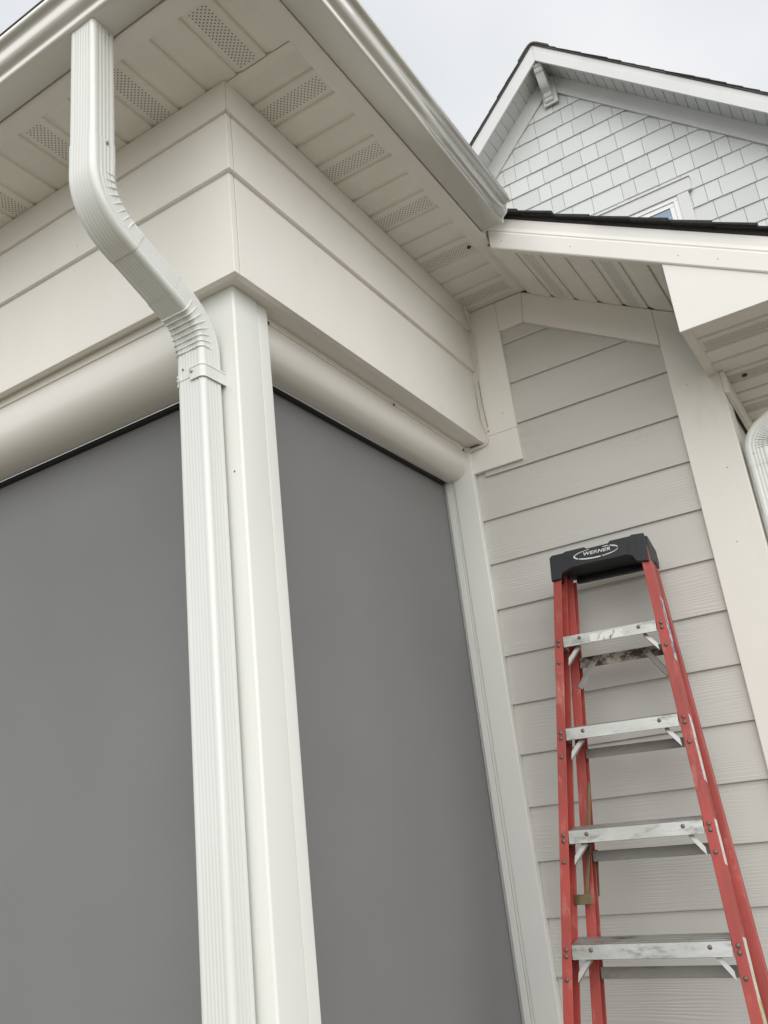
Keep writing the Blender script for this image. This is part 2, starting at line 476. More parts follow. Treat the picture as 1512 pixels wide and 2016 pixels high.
# ---- soffit planks
soffit = obj('soffit', MB().box(XL, 0.305, -0.305, 0.02, 3.622, 3.63).box(0.015, 0.305, 0.0205, YW, 3.622, 3.63), 'dark', porch)
PROF = [(0.0, 0.0080), (0.006, 0.0066), (0.018, 0.0019), (0.024, 0.0005), (0.029, 0.0), (1.0-0.0050, 0.0), (1.0-0.0020, 0.0016), (1.0, 0.0080)]
def plank_profile(w, flip=False):
    P = []
    for p, h in PROF:
        x = p if p < 0.5 else w-(1.0-p)
        P.append((x, h))
    if flip: P = [(w-x, h) for x, h in reversed(P)]
    return P + [(w, 0.016), (0, 0.016)]
def holes(mb, fn, u0, u1, v0, v1, r=0.0022, pu=0.0125, pv=0.0079):
    rows = int(round((v1-v0)/pv))+1
    for j in range(rows):
        v = v0+(v1-v0)*j/(rows-1)
        u = u0+(pu/2 if j % 2 else 0)
        while u < u1:
            mb.add([fn(u+r*math.cos(k*math.pi/3), v+r*math.sin(k*math.pi/3)) for k in range(6)], [tuple(range(6))])
            u += pu
def plank_y(a, b, y0, y1, z, parent, vent, mat='soffit', zf=None):
    """one soffit plank running along Y between X = a and X = b"""
    pr = plank_profile(b-a)
    z += random.uniform(-0.0007, 0.0007)
    zz = zf or (lambda x: z)
    obj('soffit_panel', MB().prism(pr, lambda q, h: (a+q, y0, zz(a+q)+h), lambda q, h: (a+q, y1, zz(a+q)+h)), mat, parent)
    if vent:
        h = MB()
        holes(h, lambda u, v: (v, u, zz(v)-0.0006), y0+0.012, y1-0.008, a+0.027, b-0.027)
        obj('perforations', h, 'hole', parent, kind='stuff')
def plank_x(a, b, x0, x1, z, parent, vent, mat='soffit', hr=0.0022):
    pr = plank_profile(b-a, True)
    z += random.uniform(-0.0007, 0.0007)
    obj('soffit_panel', MB().prism(pr, lambda q, h: (x0, a+q, z+h), lambda q, h: (x1, a+q, z+h)), mat, parent)
    if vent:
        h = MB()
        holes(h, lambda u, v: (u, v, z-0.0006), x0+0.012, x1-0.012, a+0.027, b-0.027, r=hr)
        obj('perforations', h, 'hole', parent, kind='stuff')
for k in range(-1, 40):                                   # left eave
    b_ = min(0.1755-SP*k, 0.2555); a_ = 0.1755-SP*(k+1)
    plank_y(a_, b_, -0.252, -0.026, ZS, soffit, k >= 0 and k % 3 == 0)
for k in range(-1, 14):                                   # right eave
    a_ = max(0.0885+SP*k, 0.008); b_ = min(0.0885+SP*(k+1), YW-0.002)
    if b_-a_ < 0.015: continue
    if YW-b_ < 0.03: b_ = YW+0.030
    plank_x(a_, b_, 0.028, 0.253, ZS, soffit, k >= 0 and k % 3 == 0)
# dividing channel between the two runs, outer trims, fascia
obj('soffit_channel', MB().box(0.026, 0.256, -0.0235, 0.0065, ZS-0.0035, ZS+0.012), 'soffit', soffit, 0.001)
obj('soffit_channel', MB().box(0.026, 0.256, 0.0068, 0.0205, ZS-0.0015, ZS+0.012), 'soffit', soffit, 0.001)
tp = [(0.0, 0.0), (0.010, -0.004), (0.052, -0.006), (0.0565, -0.002), (0.0565, 0.12), (0.050, 0.12), (0.050, 0.004), (0.0, 0.006)]
obj('eave_fascia', MB().prism(tp, lambda o, z: (XL, -0.25-o, ZS+z), lambda o, z: (0.2505+o, -0.25-o, ZS+z)), 'fascia', porch, 0.001)
obj('eave_fascia', MB().prism(tp, lambda o, z: (0.2505+o, -0.25-o+0.0005, ZS+z), lambda o, z: (0.2505+o, 1.128, ZS+z)), 'fascia', porch, 0.001)
obj('soffit_channel', MB().prism([(0.2505, 0.0), (0.268, -0.004), (0.293, -0.004), (0.296, 0.01), (0.2505, 0.01)],
    lambda x, z: (x, 1.1285, ZS+z), lambda x, z: (x, YW-0.001, ZS+z-0.001)), 'soffit', soffit, 0.001)

# ---- porch roof (seen only as a dark edge behind the gutters)
zr = lambda x: 3.70 - PITCH*(x-0.31)
rf = MB()
HX = -2.2
def slab(mb, pts, th=0.03):
    n = len(pts)
    P = [Vector(p) for p in pts] + [Vector(p)+Vector((0, 0, th)) for p in pts]
    mb.add(P, [tuple(range(n)), tuple(range(2*n-1, n-1, -1))] + [(i, i+n, (i+1) % n+n, (i+1) % n) for i in range(n)])
d_ = 1.40
slab(rf, [(0.335, -0.335, zr(0.335)), (0.335, 1.075, zr(0.335)), (0.335-d_, 1.075, zr(0.335-d_))])
slab(rf, [(0.335, -0.335, zr(0.335)), (0.335-d_, -0.335+d_, zr(0.335-d_)), (XL, -0.335+d_, zr(0.335-d_)), (XL, -0.335, zr(0.335))])
obj('roof', rf, 'roof', porch)

# ================================================================== GUTTER on the porch
gut = thing('rain_gutter', (0.36, -0.36, ZS), 'glossy cream gutter wrapping the porch eave from left to the dark shingled roof', 'gutter')
def bez(p0, p1, p2, p3, n=8):
    return [tuple((1-t)**3*a+3*(1-t)**2*t*b+3*(1-t)*t*t*c+t**3*d for a, b, c, d in zip(p0, p1, p2, p3)) for t in [k/n for k in range(1, n+1)]]
GP = [(0.0, 0.095), (0.0, 0.004), (0.004, 0.0), (0.079, 0.0), (0.0825, 0.0012), (0.0845, 0.0045), (0.0850, 0.009), (0.0850, 0.0150)]
GP += bez((0.0850, 0.0150), (0.0850, 0.024), (0.0935, 0.0265), (0.0985, 0.031), 8)      # cove turning outwards
GP += bez((0.0985, 0.031), (0.1045, 0.0365), (0.1060, 0.046), (0.1062, 0.056), 10)     # rounded upright belly
GP += bez((0.1062, 0.056), (0.1064, 0.069), (0.110, 0.0755), (0.1185, 0.0785), 8)
GP += [(0.1225, 0.0800), (0.1250, 0.0830), (0.1257, 0.088), (0.1255, 0.094), (0.1225, 0.097), (0.117, 0.097), (0.114, 0.093)]
GX0, GY0 = 0.3085, -0.3085
obj('gutter_run', MB().sheet(GP, lambda o, z: (XL, GY0-o, ZS+z), lambda o, z: (GX0+o, GY0-o, ZS+z)), 'gutter', gut, smooth=30, solid=0.0012)
obj('gutter_run', MB().sheet(GP, lambda o, z: (GX0+o, GY0-o, ZS+z), lambda o, z: (GX0+o, 1.055, ZS+z)), 'gutter', gut, smooth=30, solid=0.0012)
cap_poly = [(o*1.03+0.0005 if o > 0.02 else o-0.001, z*1.02-0.0015) for o, z in GP]
ec = MB().prism(cap_poly, lambda o, z: (GX0+o, 1.052, ZS+z), lambda o, z: (GX0+o, 1.0565, ZS+z))
obj('end_cap', ec, 'gutter', gut, 0.0006)
# leaf guard between lip and roof edge
obj('gutter_guard', MB().prism([(0.012, 0.101), (0.1215, 0.0985), (0.1265, 0.0995), (0.1265, 0.1035), (0.012, 0.108)],
    lambda o, z: (XL, GY0-o, ZS+z), lambda o, z: (GX0+o, GY0-o, ZS+z)), 'roof2', gut)
obj('gutter_guard', MB().prism([(0.012, 0.101), (0.1195, 0.0985), (0.1235, 0.0995), (0.1235, 0.1015), (0.012, 0.108)],
    lambda o, z: (GX0+o, GY0-o+0.0005, ZS+z), lambda o, z: (GX0+o, 1.05, ZS+z)), 'roof2', gut)

# ================================================================== DOWNSPOUTS
def pipe_section(hw, hd, r=0.013, nf=6, ns=4, amp=0.0013, per=26):
    """rounded rectangle with flutes: returns list of (x, y, nx, ny)"""
    P = []
    sides = [((hw-r), (-hd), 1, 0, 0, -1, nf), (hw, hd-r, 0, 1, 1, 0, ns), (-(hw-r), hd, -1, 0, 0, 1, nf), (-hw, -(hd-r), 0, -1, -1, 0, ns)]
    # front side (y=-hd) from -x to +x, right side, back, left
    def side(p0, p1, nx, ny, n):
        for k in range(per):
            t = k/per
            e = min(t, 1-t)
            fl = 0.0
            if 0.06 < t < 0.94:
                ph = (t-0.06)/0.88*n
                fl = amp*(0.5-0.5*math.cos(2*math.pi*ph))**0.8
            P.append((p0[0]+(p1[0]-p0[0])*t+nx*(-fl), p0[1]+(p1[1]-p0[1])*t+ny*(-fl), nx, ny))
    def corner(cx, cy, a0):
        for k in range(6):
            a = R_(a0+90*k/6)
            P.append((cx+r*math.cos(a), cy+r*math.sin(a), math.cos(a), math.sin(a)))
    side((-hw+r, -hd), (hw-r, -hd), 0, -1, nf); corner(hw-r, -hd+r, -90)
    side((hw, -hd+r), (hw, hd-r), 1, 0, ns); corner(hw-r, hd-r, 0)
    side((hw-r, hd), (-hw+r, hd), 0, 1, nf); corner(-hw+r, hd-r, 90)
    side((-hw, hd-r), (-hw, -hd+r), -1, 0, ns); corner(-hw+r, -hd+r, 180)
    return P

def arc_path(p0, p1, p2, rad, n=120):
    """rounded corner at p1 (2-D): points and tangents"""
    p0, p1, p2 = Vector(p0), Vector(p1), Vector(p2)
    a, b = (p1-p0).normalized(), (p2-p1).normalized()
    th = a.angle(b); d = rad*math.tan(th/2)
    s, e = p1-a*d, p1+b*d
    sgn = 1 if a.x*b.y-a.y*b.x > 0 else -1
    nrm = Vector((-a.y, a.x))*sgn
    c = s+nrm*rad
    pts = []
    for k in range(n+1):
        ang = th*k/n*sgn
        v = s-c
        v = Vector((v.x*math.cos(ang)-v.y*math.sin(ang), v.x*math.sin(ang)+v.y*math.cos(ang)))
        t = Vector((a.x*math.cos(ang)-a.y*math.sin(ang), a.x*math.sin(ang)+a.y*math.cos(ang)))
        pts.append((c+v, t))
    return s, e, pts, nrm

def sweep(name, frames, sect, to3d, grow, mat, parent, crimps=None, cap=False):
    """frames: list of (p, t) in 2-D (h, z); section x = perpendicular to the plane, y = in plane"""
    rg = []
    L = len(frames)-1
    n0_ = 2                                   # straight rings before the bend
    for i, (p, t) in enumerate(frames):
        nrm = Vector((-t.y, t.x))            # in-plane normal (left of travel)
        ring = []
        for x, y, nx, ny in sect:
            g = grow
            if crimps:
                cnt, side = crimps
                inside = max(0.0, min(1.0, (y*side/0.037+0.30)/0.75))
                ph = max(0.0, min(0.9999, (i-n0_)/120.0))*cnt
                inside = inside if n0_ <= i <= n0_+120 else 0.0
                fr = abs((ph % 1.0)-0.5)*2           # 0 at ridge centre
                ridge = max(0.0, 1-fr/0.30)
                ridge = ridge*ridge*(3-2*ridge)*(0.55+0.45*math.sin(int(ph)*2.7+x*60.0)**2)
                g += inside*(0.0052*ridge - 0.0012)
            xx, yy = x+nx*g, y+ny*g
            q = p+nrm*(-yy)
            ring.append(to3d(xx, q.x, q.y))
        rg.append(ring)
    return obj(name, MB().rings(rg, True, cap, cap), mat, parent, smooth=38)

def straight(a, b, n=2):
    a, b = Vector(a), Vector(b); t = (b-a).normalized()
    return [(a+(b-a)*k/n, t) for k in range(n+1)]

sect = pipe_section(0.0458, 0.0380)
ds = thing('downspout', (-0.132, -0.005, 0), 'white corrugated downspout bending from the porch gutter back to the corner post', 'downspout', 'white downspouts')
XD = -0.1385
to_a = lambda x, h, z: (XD+x, h, z)
Y0, Y1 = -0.346, 0.001
K1, K2 = (Y0, 3.055), (Y1, 2.880)
s1, e1, arc1, _ = arc_path((Y0, 3.62), K1, K2, 0.150)
s2, e2, arc2, _ = arc_path(K1, K2, (Y1, 0), 0.140)
sweep('outlet_pipe', straight((Y0, 3.625), (Y0, s1.y+0.055), 3), sect, to_a, -0.0014, 'downspout', ds)
sweep('elbow', straight((Y0, s1.y+0.085), (s1.x, s1.y), 2)[:-1]+arc1+straight(e1, e1+(e2-e1)*0.0+(s2-e1).normalized()*0.03)[1:], sect, to_a, 0.0004, 'downspout', ds, crimps=(8, -1))
sd_ = (s2-e1).normalized()
sweep('offset_pipe', straight(e1+sd_*0.012, s2-sd_*0.012, 2), sect, to_a, -0.0012, 'downspout', ds)
sweep('elbow', straight(s2-sd_*0.045, s2)[:-1]+arc2+straight(e2, (Y1, e2.y-0.07))[1:], sect, to_a, 0.0004, 'downspout', ds, crimps=(8, 1))
sweep('lower_pipe', straight((Y1, e2.y-0.045), (Y1, 0.12), 4), sect, to_a, -0.0010, 'downspout', ds)
sc = MB()
sc.disc((XD+0.0458-0.0008, Y0+0.004, 3.225), (1, 0, 0), 0.0055, 0.006)
obj('screw', sc, 'screw', ds)
obj('screw', MB().disc((XD+0.0458-0.0016, Y0+0.012, 3.585), (1, 0, 0), 0.004, 0.004), 'screw', ds)
# strap hugging the pipe below the lower elbow
def band(path2d, z0, z1, th, rise=0.0):
    mb = MB(); rg = []
    n = len(path2d)
    for i, (x, y) in enumerate(path2d):
        a = Vector(path2d[max(0, i-1)]); b = Vector(path2d[min(n-1, i+1)])
        t = (b-a).normalized(); nn = Vector((t.y, -t.x))
        o = Vector((x, y))+nn*th
        f = i/(n-1)
        za, zb = z0-rise*f, z1-rise*f
        rg.append([(x, y, za), (o.x, o.y, za), (o.x, o.y, za+0.004), (o.x-nn.x*0.0015, o.y-nn.y*0.0015, za+0.006),
                   (o.x-nn.x*0.0015, o.y-nn.y*0.0015, zb-0.006), (o.x, o.y, zb-0.004), (o.x, o.y, zb), (x, y, zb)])
    return mb.rings(rg, True, True, True)
zst = e2.y-0.045
hw, hd, rr_ = 0.0467, 0.0389, 0.013
path = [(XD+0.004, Y1-hd)]
path += [(XD+hw-rr_+rr_*math.sin(R_(90*k/8)), Y1-hd+rr_-rr_*math.cos(R_(90*k/8))) for k in range(9)]
path += [(XD+hw, Y1+0.03), (XD+hw, Y1+0.047)]
obj('strap', band(path, zst-0.036, zst+0.002, 0.0030), 'downspout', ds, smooth=30)
path = [(XD-hw, Y1+0.047), (XD-hw, Y1-0.01)] + [(XD-hw+rr_-rr_*math.cos(R_(90*k/6)), Y1-hd+rr_-rr_*math.sin(R_(90*k/6))) for k in range(6)]
obj('strap', band(path, zst-0.040, zst-0.008, 0.0026), 'downspout', ds, smooth=30)
obj('screw', MB().disc((XD+0.010, Y1-hd-0.0035, zst-0.012), (0, -1, 0), 0.0045, 0.004), 'screw', ds)
obj('screw', MB().disc((XD-hw+0.006, Y1-hd+0.002, zst-0.022), (-0.5, -1, 0), 0.004, 0.004), 'screw', ds)
obj('screw', MB().disc((XD-0.02, Y1-hd-0.0005, zst+0.004), (0, -1, 0), 0.0028, 0.002), 'rivet', ds)

# second downspout past the house corner, elbow coming in from the right-hand eave
ds2 = thing('downspout', (0.965, 1.575, 0), 'white downspout at the right edge, crimped elbow beside the corner board', 'downspout', 'white downspouts')
YD = 1.578
XV = 0.9635
to_b = lambda x, h, z: (h, YD+x, z)
q0, q1, q2 = (1.30, 2.885), (XV, 2.715), (XV, 0)
sA, eA, arcA, _ = arc_path(q0, q1, q2, 0.085)
sweep('elbow', straight(Vector(q0), sA)[:-1]+arcA+straight(eA, (XV, eA.y-0.055))[1:], sect, to_b, 0.0006, 'downspout', ds2, crimps=(9, -1))
sweep('lower_pipe', straight((XV, eA.y-0.04), (XV, 0.12), 3), sect, to_b, -0.0010, 'downspout', ds2)
sweep('outlet_pipe', straight((1.335, 3.02), Vector(q0)-(Vector(q1)-Vector(q0)).normalized()*0.02, 2), sect, to_b, -0.0010, 'downspout', ds2)
obj('screw', MB().disc((XV-0.012, YD-0.0425, eA.y-0.012), (0, -1, 0), 0.0045, 0.004), 'screw', ds2)

# ================================================================== ROLLER SCREENS
def cassette_profile(D, H):
    """(depth inwards, drop): flat top, short straight front, rounded lower front"""
    r = H*0.52
    P = [(0.0, 0.0), (-0.001, -H*0.08), (-0.0015, -H*0.25), (-0.0012, -(H-r)*0.98)]
    for k in range(1, 21):
        a = R_(90*k/20)
        P.append((r*1.05*(1-math.cos(a)), -(H-r)-r*math.sin(a)))
    P += [(D, -H), (D, -H+0.004), (D+0.03, -H+0.02), (D+0.03, 0.0)]
    return P
# --- left screen: plane y
scl = thing('roller_screen', (-2.2, 0.19, 0), 'large grey roller screen with rounded cream housing left of the corner post', 'roller screen', 'porch roller screens')
pl = cassette_profile(0.137, 0.178)
XE = -0.247
obj('housing', MB().prism(pl, lambda d, z: (XL, 0.040+d, ZF+0.002+z), lambda d, z: (XE, 0.040+d, ZF+0.002+z)), 'cassette', scl, smooth=25)
obj('top_flange', MB().box(XL, XE, 0.0335, 0.0395, 2.978, 3.0035), 'cassette', scl, 0.001)
obj('slot_strip', MB().box(XL, XE, 0.1795, 0.196, 2.812, 2.8235), 'black', scl)  # plain black strip across the gap between housing and fabric
obj('fabric', MB().box(XL, XE, 0.1965, 0.1980, 0.06, 2.83), 'fabric', scl)
obj('side_track', MB().box(XE+0.0005, XE+0.0295, 0.186, 0.215, 0.0, 2.82), 'track', scl, 0.001)
obj('bottom_bar', MB().box(XL, XE-0.001, 0.190, 0.204, 0.02, 0.0595), 'cassette', scl, 0.002)
# --- right screen: plane x
scr = thing('roller_screen', (-0.2, 0.85, 0), 'narrow grey roller screen between the corner post and the ladder wall', 'roller screen', 'porch roller screens')
pr_ = cassette_profile(0.095, 0.124)
YS0, YS1 = 0.1985, 1.4915
obj('housing', MB().prism(pr_, lambda d, z: (-0.083-d, YS0, ZF+0.002+z), lambda d, z: (-0.083-d, YS1-0.006, ZF+0.002+z)), 'cassette', scr, smooth=25)
obj('end_cap', MB().prism([(d*1.0-0.0015 if d < 0.05 else d, z*1.012) for d, z in pr_], lambda d, z: (-0.083-d, YS1-0.0058, ZF+0.0015+z), lambda d, z: (-0.083-d, YS1+0.010, ZF+0.0015+z)), 'cassette', scr, 0.0008)
obj('top_flange', MB().box(-0.083, -0.0765, YS0, YS1, 2.984, 3.0035), 'cassette', scr, 0.001)
obj('slot_strip', MB().box(-0.196, -0.1805, YS0, YS1-0.02, 2.869, 2.8775), 'black', scr)
obj('fabric', MB().box(-0.2010, -0.1995, 0.186, 1.4895, 0.06, 2.89), 'fabric', scr)
obj('side_track', MB().box(-0.1670, -0.1565, 1.4995, 1.529, 0.0, 2.882), 'track', scr, 0.0012)
obj('side_track', MB().box(-0.1900, -0.1680, 1.4925, 1.529, 0.0, 2.880), 'track', scr, 0.0012)
obj('track_insert', MB().box(-0.1985, -0.1905, 1.4900, 1.529, 0.0, 2.878), 'trackgrey', scr, 0.0008)
obj('track_insert', MB().box(-0.2125, -0.2020, 1.4850, 1.529, 0.0, 2.878), 'trackgrey', scr, 0.0008)
obj('bottom_bar', MB().box(-0.208, -0.193, 0.19, 1.486, 0.02, 0.0595), 'cassette', scr, 0.002)
for yy in (0.225, 0.92, 1.46):
    obj('clip', MB().box(-0.0775, -0.0735, yy, yy+0.006, 2.979, 2.988), 'rivet', scr)

# ================================================================== HOUSE
house = thing('house', (0.4, 3.0, 0), 'house with pale grey lap siding wall and white shingled gable behind the porch', 'house')
XC = 0.915      # right-hand corner of the lower wing
# backing walls
obj('gable_wall', MB().prism([(-3.2, 0), (2.81, 0), (2.81, 4.95), (-0.195, 7.95), (-3.2, 4.95)],
    lambda x, z: (x, 5.012, z), lambda x, z: (x, 5.25, z)), 'gable_trim', house)
gable_wall = [o for o in house.children if o.name.startswith('gable_wall')][0]
siding_wall = obj('siding_wall', MB().prism([(-0.3, 0), (XC-0.012, 0), (XC-0.012, zrake(XC)+0.02), (0.27, 3.61), (-0.3, 3.61)],
    lambda x, z: (x, 1.532, z), lambda x, z: (x, 1.70, z)), 'siding', house)
side_wall = obj('side_wall', MB().box(XC-0.16, XC-0.014, 1.7005, 5.011, 0, 3.15), 'siding', house)
# lap siding planks on the wall facing the viewer
def lap(parent, z0, exp, x0, x1, mat, side=False):
    prof = [(0.0, 0.0), (0.0, -0.0), (0.0, 0.0)]
    # (out, z): butt edge proud, top tucked under the next plank
    poly = [(-0.0135, z0), (-0.0125, z0-0.0006), (0.0, z0), (0.0, z0+exp+0.02), (-0.0025, z0+exp+0.02), (-0.0135, z0+0.004)]
    if not side:
        return obj('siding_plank', MB().prism(poly, lambda o, z: (x0, 1.5315+o, z), lambda o, z: (x1, 1.5315+o, z)), mat, parent)
    return obj('siding_plank', MB().prism(poly, lambda o, z: (XC-0.0135-o, x0, z), lambda o, z: (XC-0.0135-o, x1, z)), mat, parent)
EXP = 0.1790
for k in range(-4, 15):
    z0 = 2.686-EXP*k
    if z0 < 0: continue
    x1 = 0.752 if z0 < 3.1 else (0.70 if z0 < 3.3 else 0.42)
    lap(siding_wall, z0, EXP, -0.0635 if z0 < 2.8 else -0.02, x1, 'siding')
for k in range(0, 15):
    z0 = 2.686-EXP*k
    lap(side_wall, z0, EXP, 1.70, 5.01, 'siding_side', True)
# trim boards (all 26 mm proud of the sheathing)
def wall_board(name, poly, y0=YW, y1=1.5312, mat='trim', parent=house, bev=0.0015):
    return obj(name, MB().prism(poly, lambda x, z: (x, y0, z), lambda x, z: (x, y1, z)), mat, parent, bev)
wall_board('trim_board', [(0.0215, 3.024), (0.147, 3.024), (0.147, 3.597), (0.0215, 3.597)])
wall_board('trim_block', [(-0.084, 2.886), (0.147, 2.886), (0.147, 3.0232), (0.0208, 3.0232), (0.0208, 2.999), (-0.084, 2.999)])
wall_board('trim_board', [(-0.0215, 3.0), (0.0207, 3.0), (0.0207, 3.597), (-0.0215, 3.597)], YW+0.0005)
wall_board('frieze_board', [(0.1478, 3.460), (0.254, 3.460), (0.266, 3.596), (0.1478, 3.596)])
wall_board('rake_frieze', [(0.2548, 3.4592), (0.7452, 3.148), (0.7452, zrake(0.7452)-0.001), (0.2668, 3.5945)])
zt = 2.965
obj('corner_board', MB().prism([(0.746, 0.0), (XC, 0.0), (XC, zrake(XC)), (0.746, zrake(0.746)-0.001)],
    lambda x, z: (x, YW, z), lambda x, z: (x, 1.531, z)), 'trim', house, 0.0025)
obj('corner_board', MB().box(XC-0.0135, XC-0.0005, 1.5313, 1.66, 0.0, 2.965), 'trim', house, 0.002)
for x, z in ((0.86, 2.62), (0.83, 2.36), (0.80, 2.96), (0.10, 3.10), (0.88, 2.05)):
    obj('nail', MB().disc((x, YW, z), (0, -1, 0), 0.0022, 0.0008, 6), 'rivet', house)

# rake overhang: soffit, fascia, closing box (all along the lower roof slope)
rake_soffit = obj('rake_soffit', MB().prism([(0.297, 0.02), (1.0, 0.02), (1.0, 0.028), (0.297, 0.028)],
    lambda x, h: (x, 1.13, zrake(x)+h), lambda x, h: (x, 1.53, zrake(x)+h)), 'dark', house)
gx = [0.2965, 0.390, 0.477, 0.564, 0.651, 0.739, 0.826, 0.8735]
for i in range(7):
    plank_y(gx[i], gx[i+1]-0.0004, 1.128, 1.504, 0, rake_soffit, i in (1, 4), zf=zrake)
RX1 = 1.262
fb = lambda x: 3.557-0.6*(x-0.302)+0.004       # bottom edge of the rake fascia
fprof = [(0.0, 0.0), (-0.003, 0.0055), (-0.003, 0.070), (0.0015, 0.0765), (-0.0005, 0.083), (0.004, 0.1), (0.006, 0.150), (0.022, 0.150), (0.022, 0.0)]
obj('rake_fascia', MB().prism(fprof, lambda o, h: (0.3145, 1.100+o, fb(0.3145)+h), lambda o, h: (RX1, 1.100+o, fb(RX1)+h)), 'rake', house, 0.0012)
ret = obj('cornice_return', MB().prism([(0.8745, 2.960), (RX1, 2.960), (RX1, fb(RX1)+0.03), (0.8745, fb(0.8745)+0.03)],
    lambda x, z: (x, 1.1035, z), lambda x, z: (x, 1.118, z)), 'rake', house, 0.001)
for x in (0.36, 0.60, 0.93, 1.04):
    obj('nail', MB().disc((x, 1.0968, fb(x)+0.036), (0, -1, 0), 0.0025, 0.0012, 6), 'screw', house)
# right-hand eave: boxed soffit along Y
eave_soffit = obj('eave_soffit', MB().box(0.8750, RX1-0.002, 1.119, 1.5, 2.99, 2.996).box(XC, RX1-0.002, 1.5004, 4.95, 2.99, 2.996), 'dark', house)
ZE = 2.970
for k in range(0, 30):
    a_ = 1.2225+0.1066*(k-1); b_ = a_+0.1066
    a_ = max(a_, 1.1182)
    x0 = 0.9065 if b_ < 1.56 else XC+0.004
    plank_x(a_, b_-0.0004, x0, RX1-0.004, ZE, eave_soffit, k % 3 == 1 and k < 16, hr=0.0027)
obj('soffit_channel', MB().prism([(0.8750, 0.0), (0.8765, -0.006), (0.9045, -0.006), (0.9075, -0.002), (0.9075, 0.012), (0.8750, 0.012)],
    lambda x, z: (x, 1.1185, ZE+z), lambda x, z: (x, YW-0.0006, ZE+z)), 'soffit', eave_soffit, 0.0012)
obj('frieze_board', MB().box(XC+0.0005, XC+0.0165, 1.5055, 4.95, 2.885, ZE-0.001), 'soffit', house, 0.0015)
obj('eave_fascia', MB().box(RX1-0.0035, RX1+0.008, 1.1005, 4.95, 2.958, zr(RX1)-0.004), 'fascia', house, 0.001)

# lower roof: overlapping courses of dark shingles, each course its own strip
roof = obj('roof', MB().prism([(-2.6, 0), (1.272, 0), (1.272, 0.02), (-2.6, 0.02)],
    lambda x, h: (x, 1.105, zr(x)+h-0.004), lambda x, h: (x, 5.0, zr(x)+h-0.004)), 'roof', house)
cs = math.cos(math.atan(PITCH)); sn = math.sin(math.atan(PITCH))
def course(parent, xs, slope_dir, z_of, e, y0, y1, th, mat, name='shingle_course', k_first=None):
    """strip with its thick butt end at xs, thinning up-slope"""
    up = -slope_dir
    L = e*1.9 if k_first is None else min(e*1.9, k_first)
    a = Vector((xs, 0, z_of(xs)))
    d = Vector((up*cs_, 0, sn_)); nrm = Vector((slope_dir*sn_, 0, cs_))
    P = [a+nrm*(th*0.95), a+nrm*(th*2.0), a+d*L+nrm*(th*0.35), a+d*L]
    jy = random.uniform(-0.006, 0.006)
    mb = MB().add([(p.x, y0+jy, p.z) for p in P]+[(p.x, y1, p.z) for p in P],
                  [(0, 1, 2, 3), (7, 6, 5, 4), (0, 4, 5, 1), (1, 5, 6, 2), (2, 6, 7, 3), (3, 7, 4, 0)])
    return obj(name, mb, mat, parent)
cs_, sn_ = cs, sn
ex = 0.142
zsh = lambda x: zr(x)+0.014
k = 0
while True:
    xs = 1.29-ex*cs*k
    if xs < -2.3: break
    y0 = 1.083 if xs > 0.40 else (1.09 if xs > 0.34 else 1.10)
    course(roof, xs, 1, zsh, ex, y0, 5.0, 0.0075, 'roof'); k += 1

# ---- upper gable: shingle siding laid one by one
RIDX = -0.195
ZAP = 7.812      # apex of the opening under the frieze
ZL0, CE = 7.560, 0.1733
joints = {-1: [-0.382, -0.195, -0.05], 0: [-0.568, -0.396, -0.137, -0.023, 0.162], 1: [-0.644, -0.388, -0.211, -0.063, 0.121, 0.299],
          2: [-0.66, -0.515, -0.333, -0.191, -0.008, 0.247, 0.358], 3: [-0.736, -0.559, -0.412, -0.229, -0.05, 0.098, 0.267, 0.53, 0.643],
          4: [-0.737, -0.48, -0.368, -0.177, -0.033, 0.15, 0.293, 0.469, 0.728, 0.839], 5: [-0.584, -0.39, -0.279, -0.018, 0.16, 0.305, 0.487, 0.668, 0.815, 0.989],
          6: [-0.223, -0.045, 0.216, 0.33, 0.518, 0.664, 0.81, 0.997, 1.104], 7: [0.142, 0.252, 0.512, 0.69, 0.837, 1.016, 1.162, 1.344],
          8: [0.839, 0.95, 1.211], 9: [0.872, 1.016, 1.192], 10: [0.878, 1.066, 1.211], 11: [1.185]}
WID = [0.113, 0.144, 0.178, 0.258, 0.147, 0.181]
for r in range(-2, 13):
    zb = ZL0-CE*r; zt_ = zb+CE+0.03      # row r spans zb-CE .. zb ; butt at zb-CE
    z0 = zb-CE
    half = ZAP-z0+0.10
    js = sorted(joints.get(r, [RIDX]))
    x = js[0]; i = r*3
    while x > RIDX-half: x -= WID[i % 6]; i += 1; js.insert(0, x)
    x = js[-1]
    while x < RIDX+half: x += WID[i % 6]; i += 1; js.append(x)
    for a, b in zip(js[:-1], js[1:]):
        if a > 2.2 or b < -2.6: continue
        dz = random.uniform(-0.0012, 0.0012); do = random.uniform(-0.0012, 0.0012)
        a2, b2 = a+0.0016, b-0.0016
        top_l, top_r = z0+CE+0.012, z0+CE+0.012
        # trim the corners that would stand above the rake frieze
        lim = lambda xx: ZAP-abs(xx-RIDX)+0.10
        if z0 > max(lim(a2), lim(b2)): continue
        P = [(a2, z0+dz), (b2, z0+dz), (b2, max(z0+dz+0.002, min(top_r, lim(b2)))), (a2, max(z0+dz+0.002, min(top_l, lim(a2))))]
        if P[2][1]-P[1][1] < 0.004 and P[3][1]-P[0][1] < 0.004: continue
        yf = lambda z: 4.984+do+(z-z0)/CE*0.0105
        mb = MB().add([(p[0], yf(p[1]), p[1]) for p in P]+[(p[0], 5.0115, p[1]) for p in P],
                      [(0, 1, 2, 3), (7, 6, 5, 4), (0, 4, 5, 1), (1, 5, 6, 2), (2, 6, 7, 3), (3, 7, 4, 0)])
        obj('shingle', mb, 'shingle_siding', gable_wall)
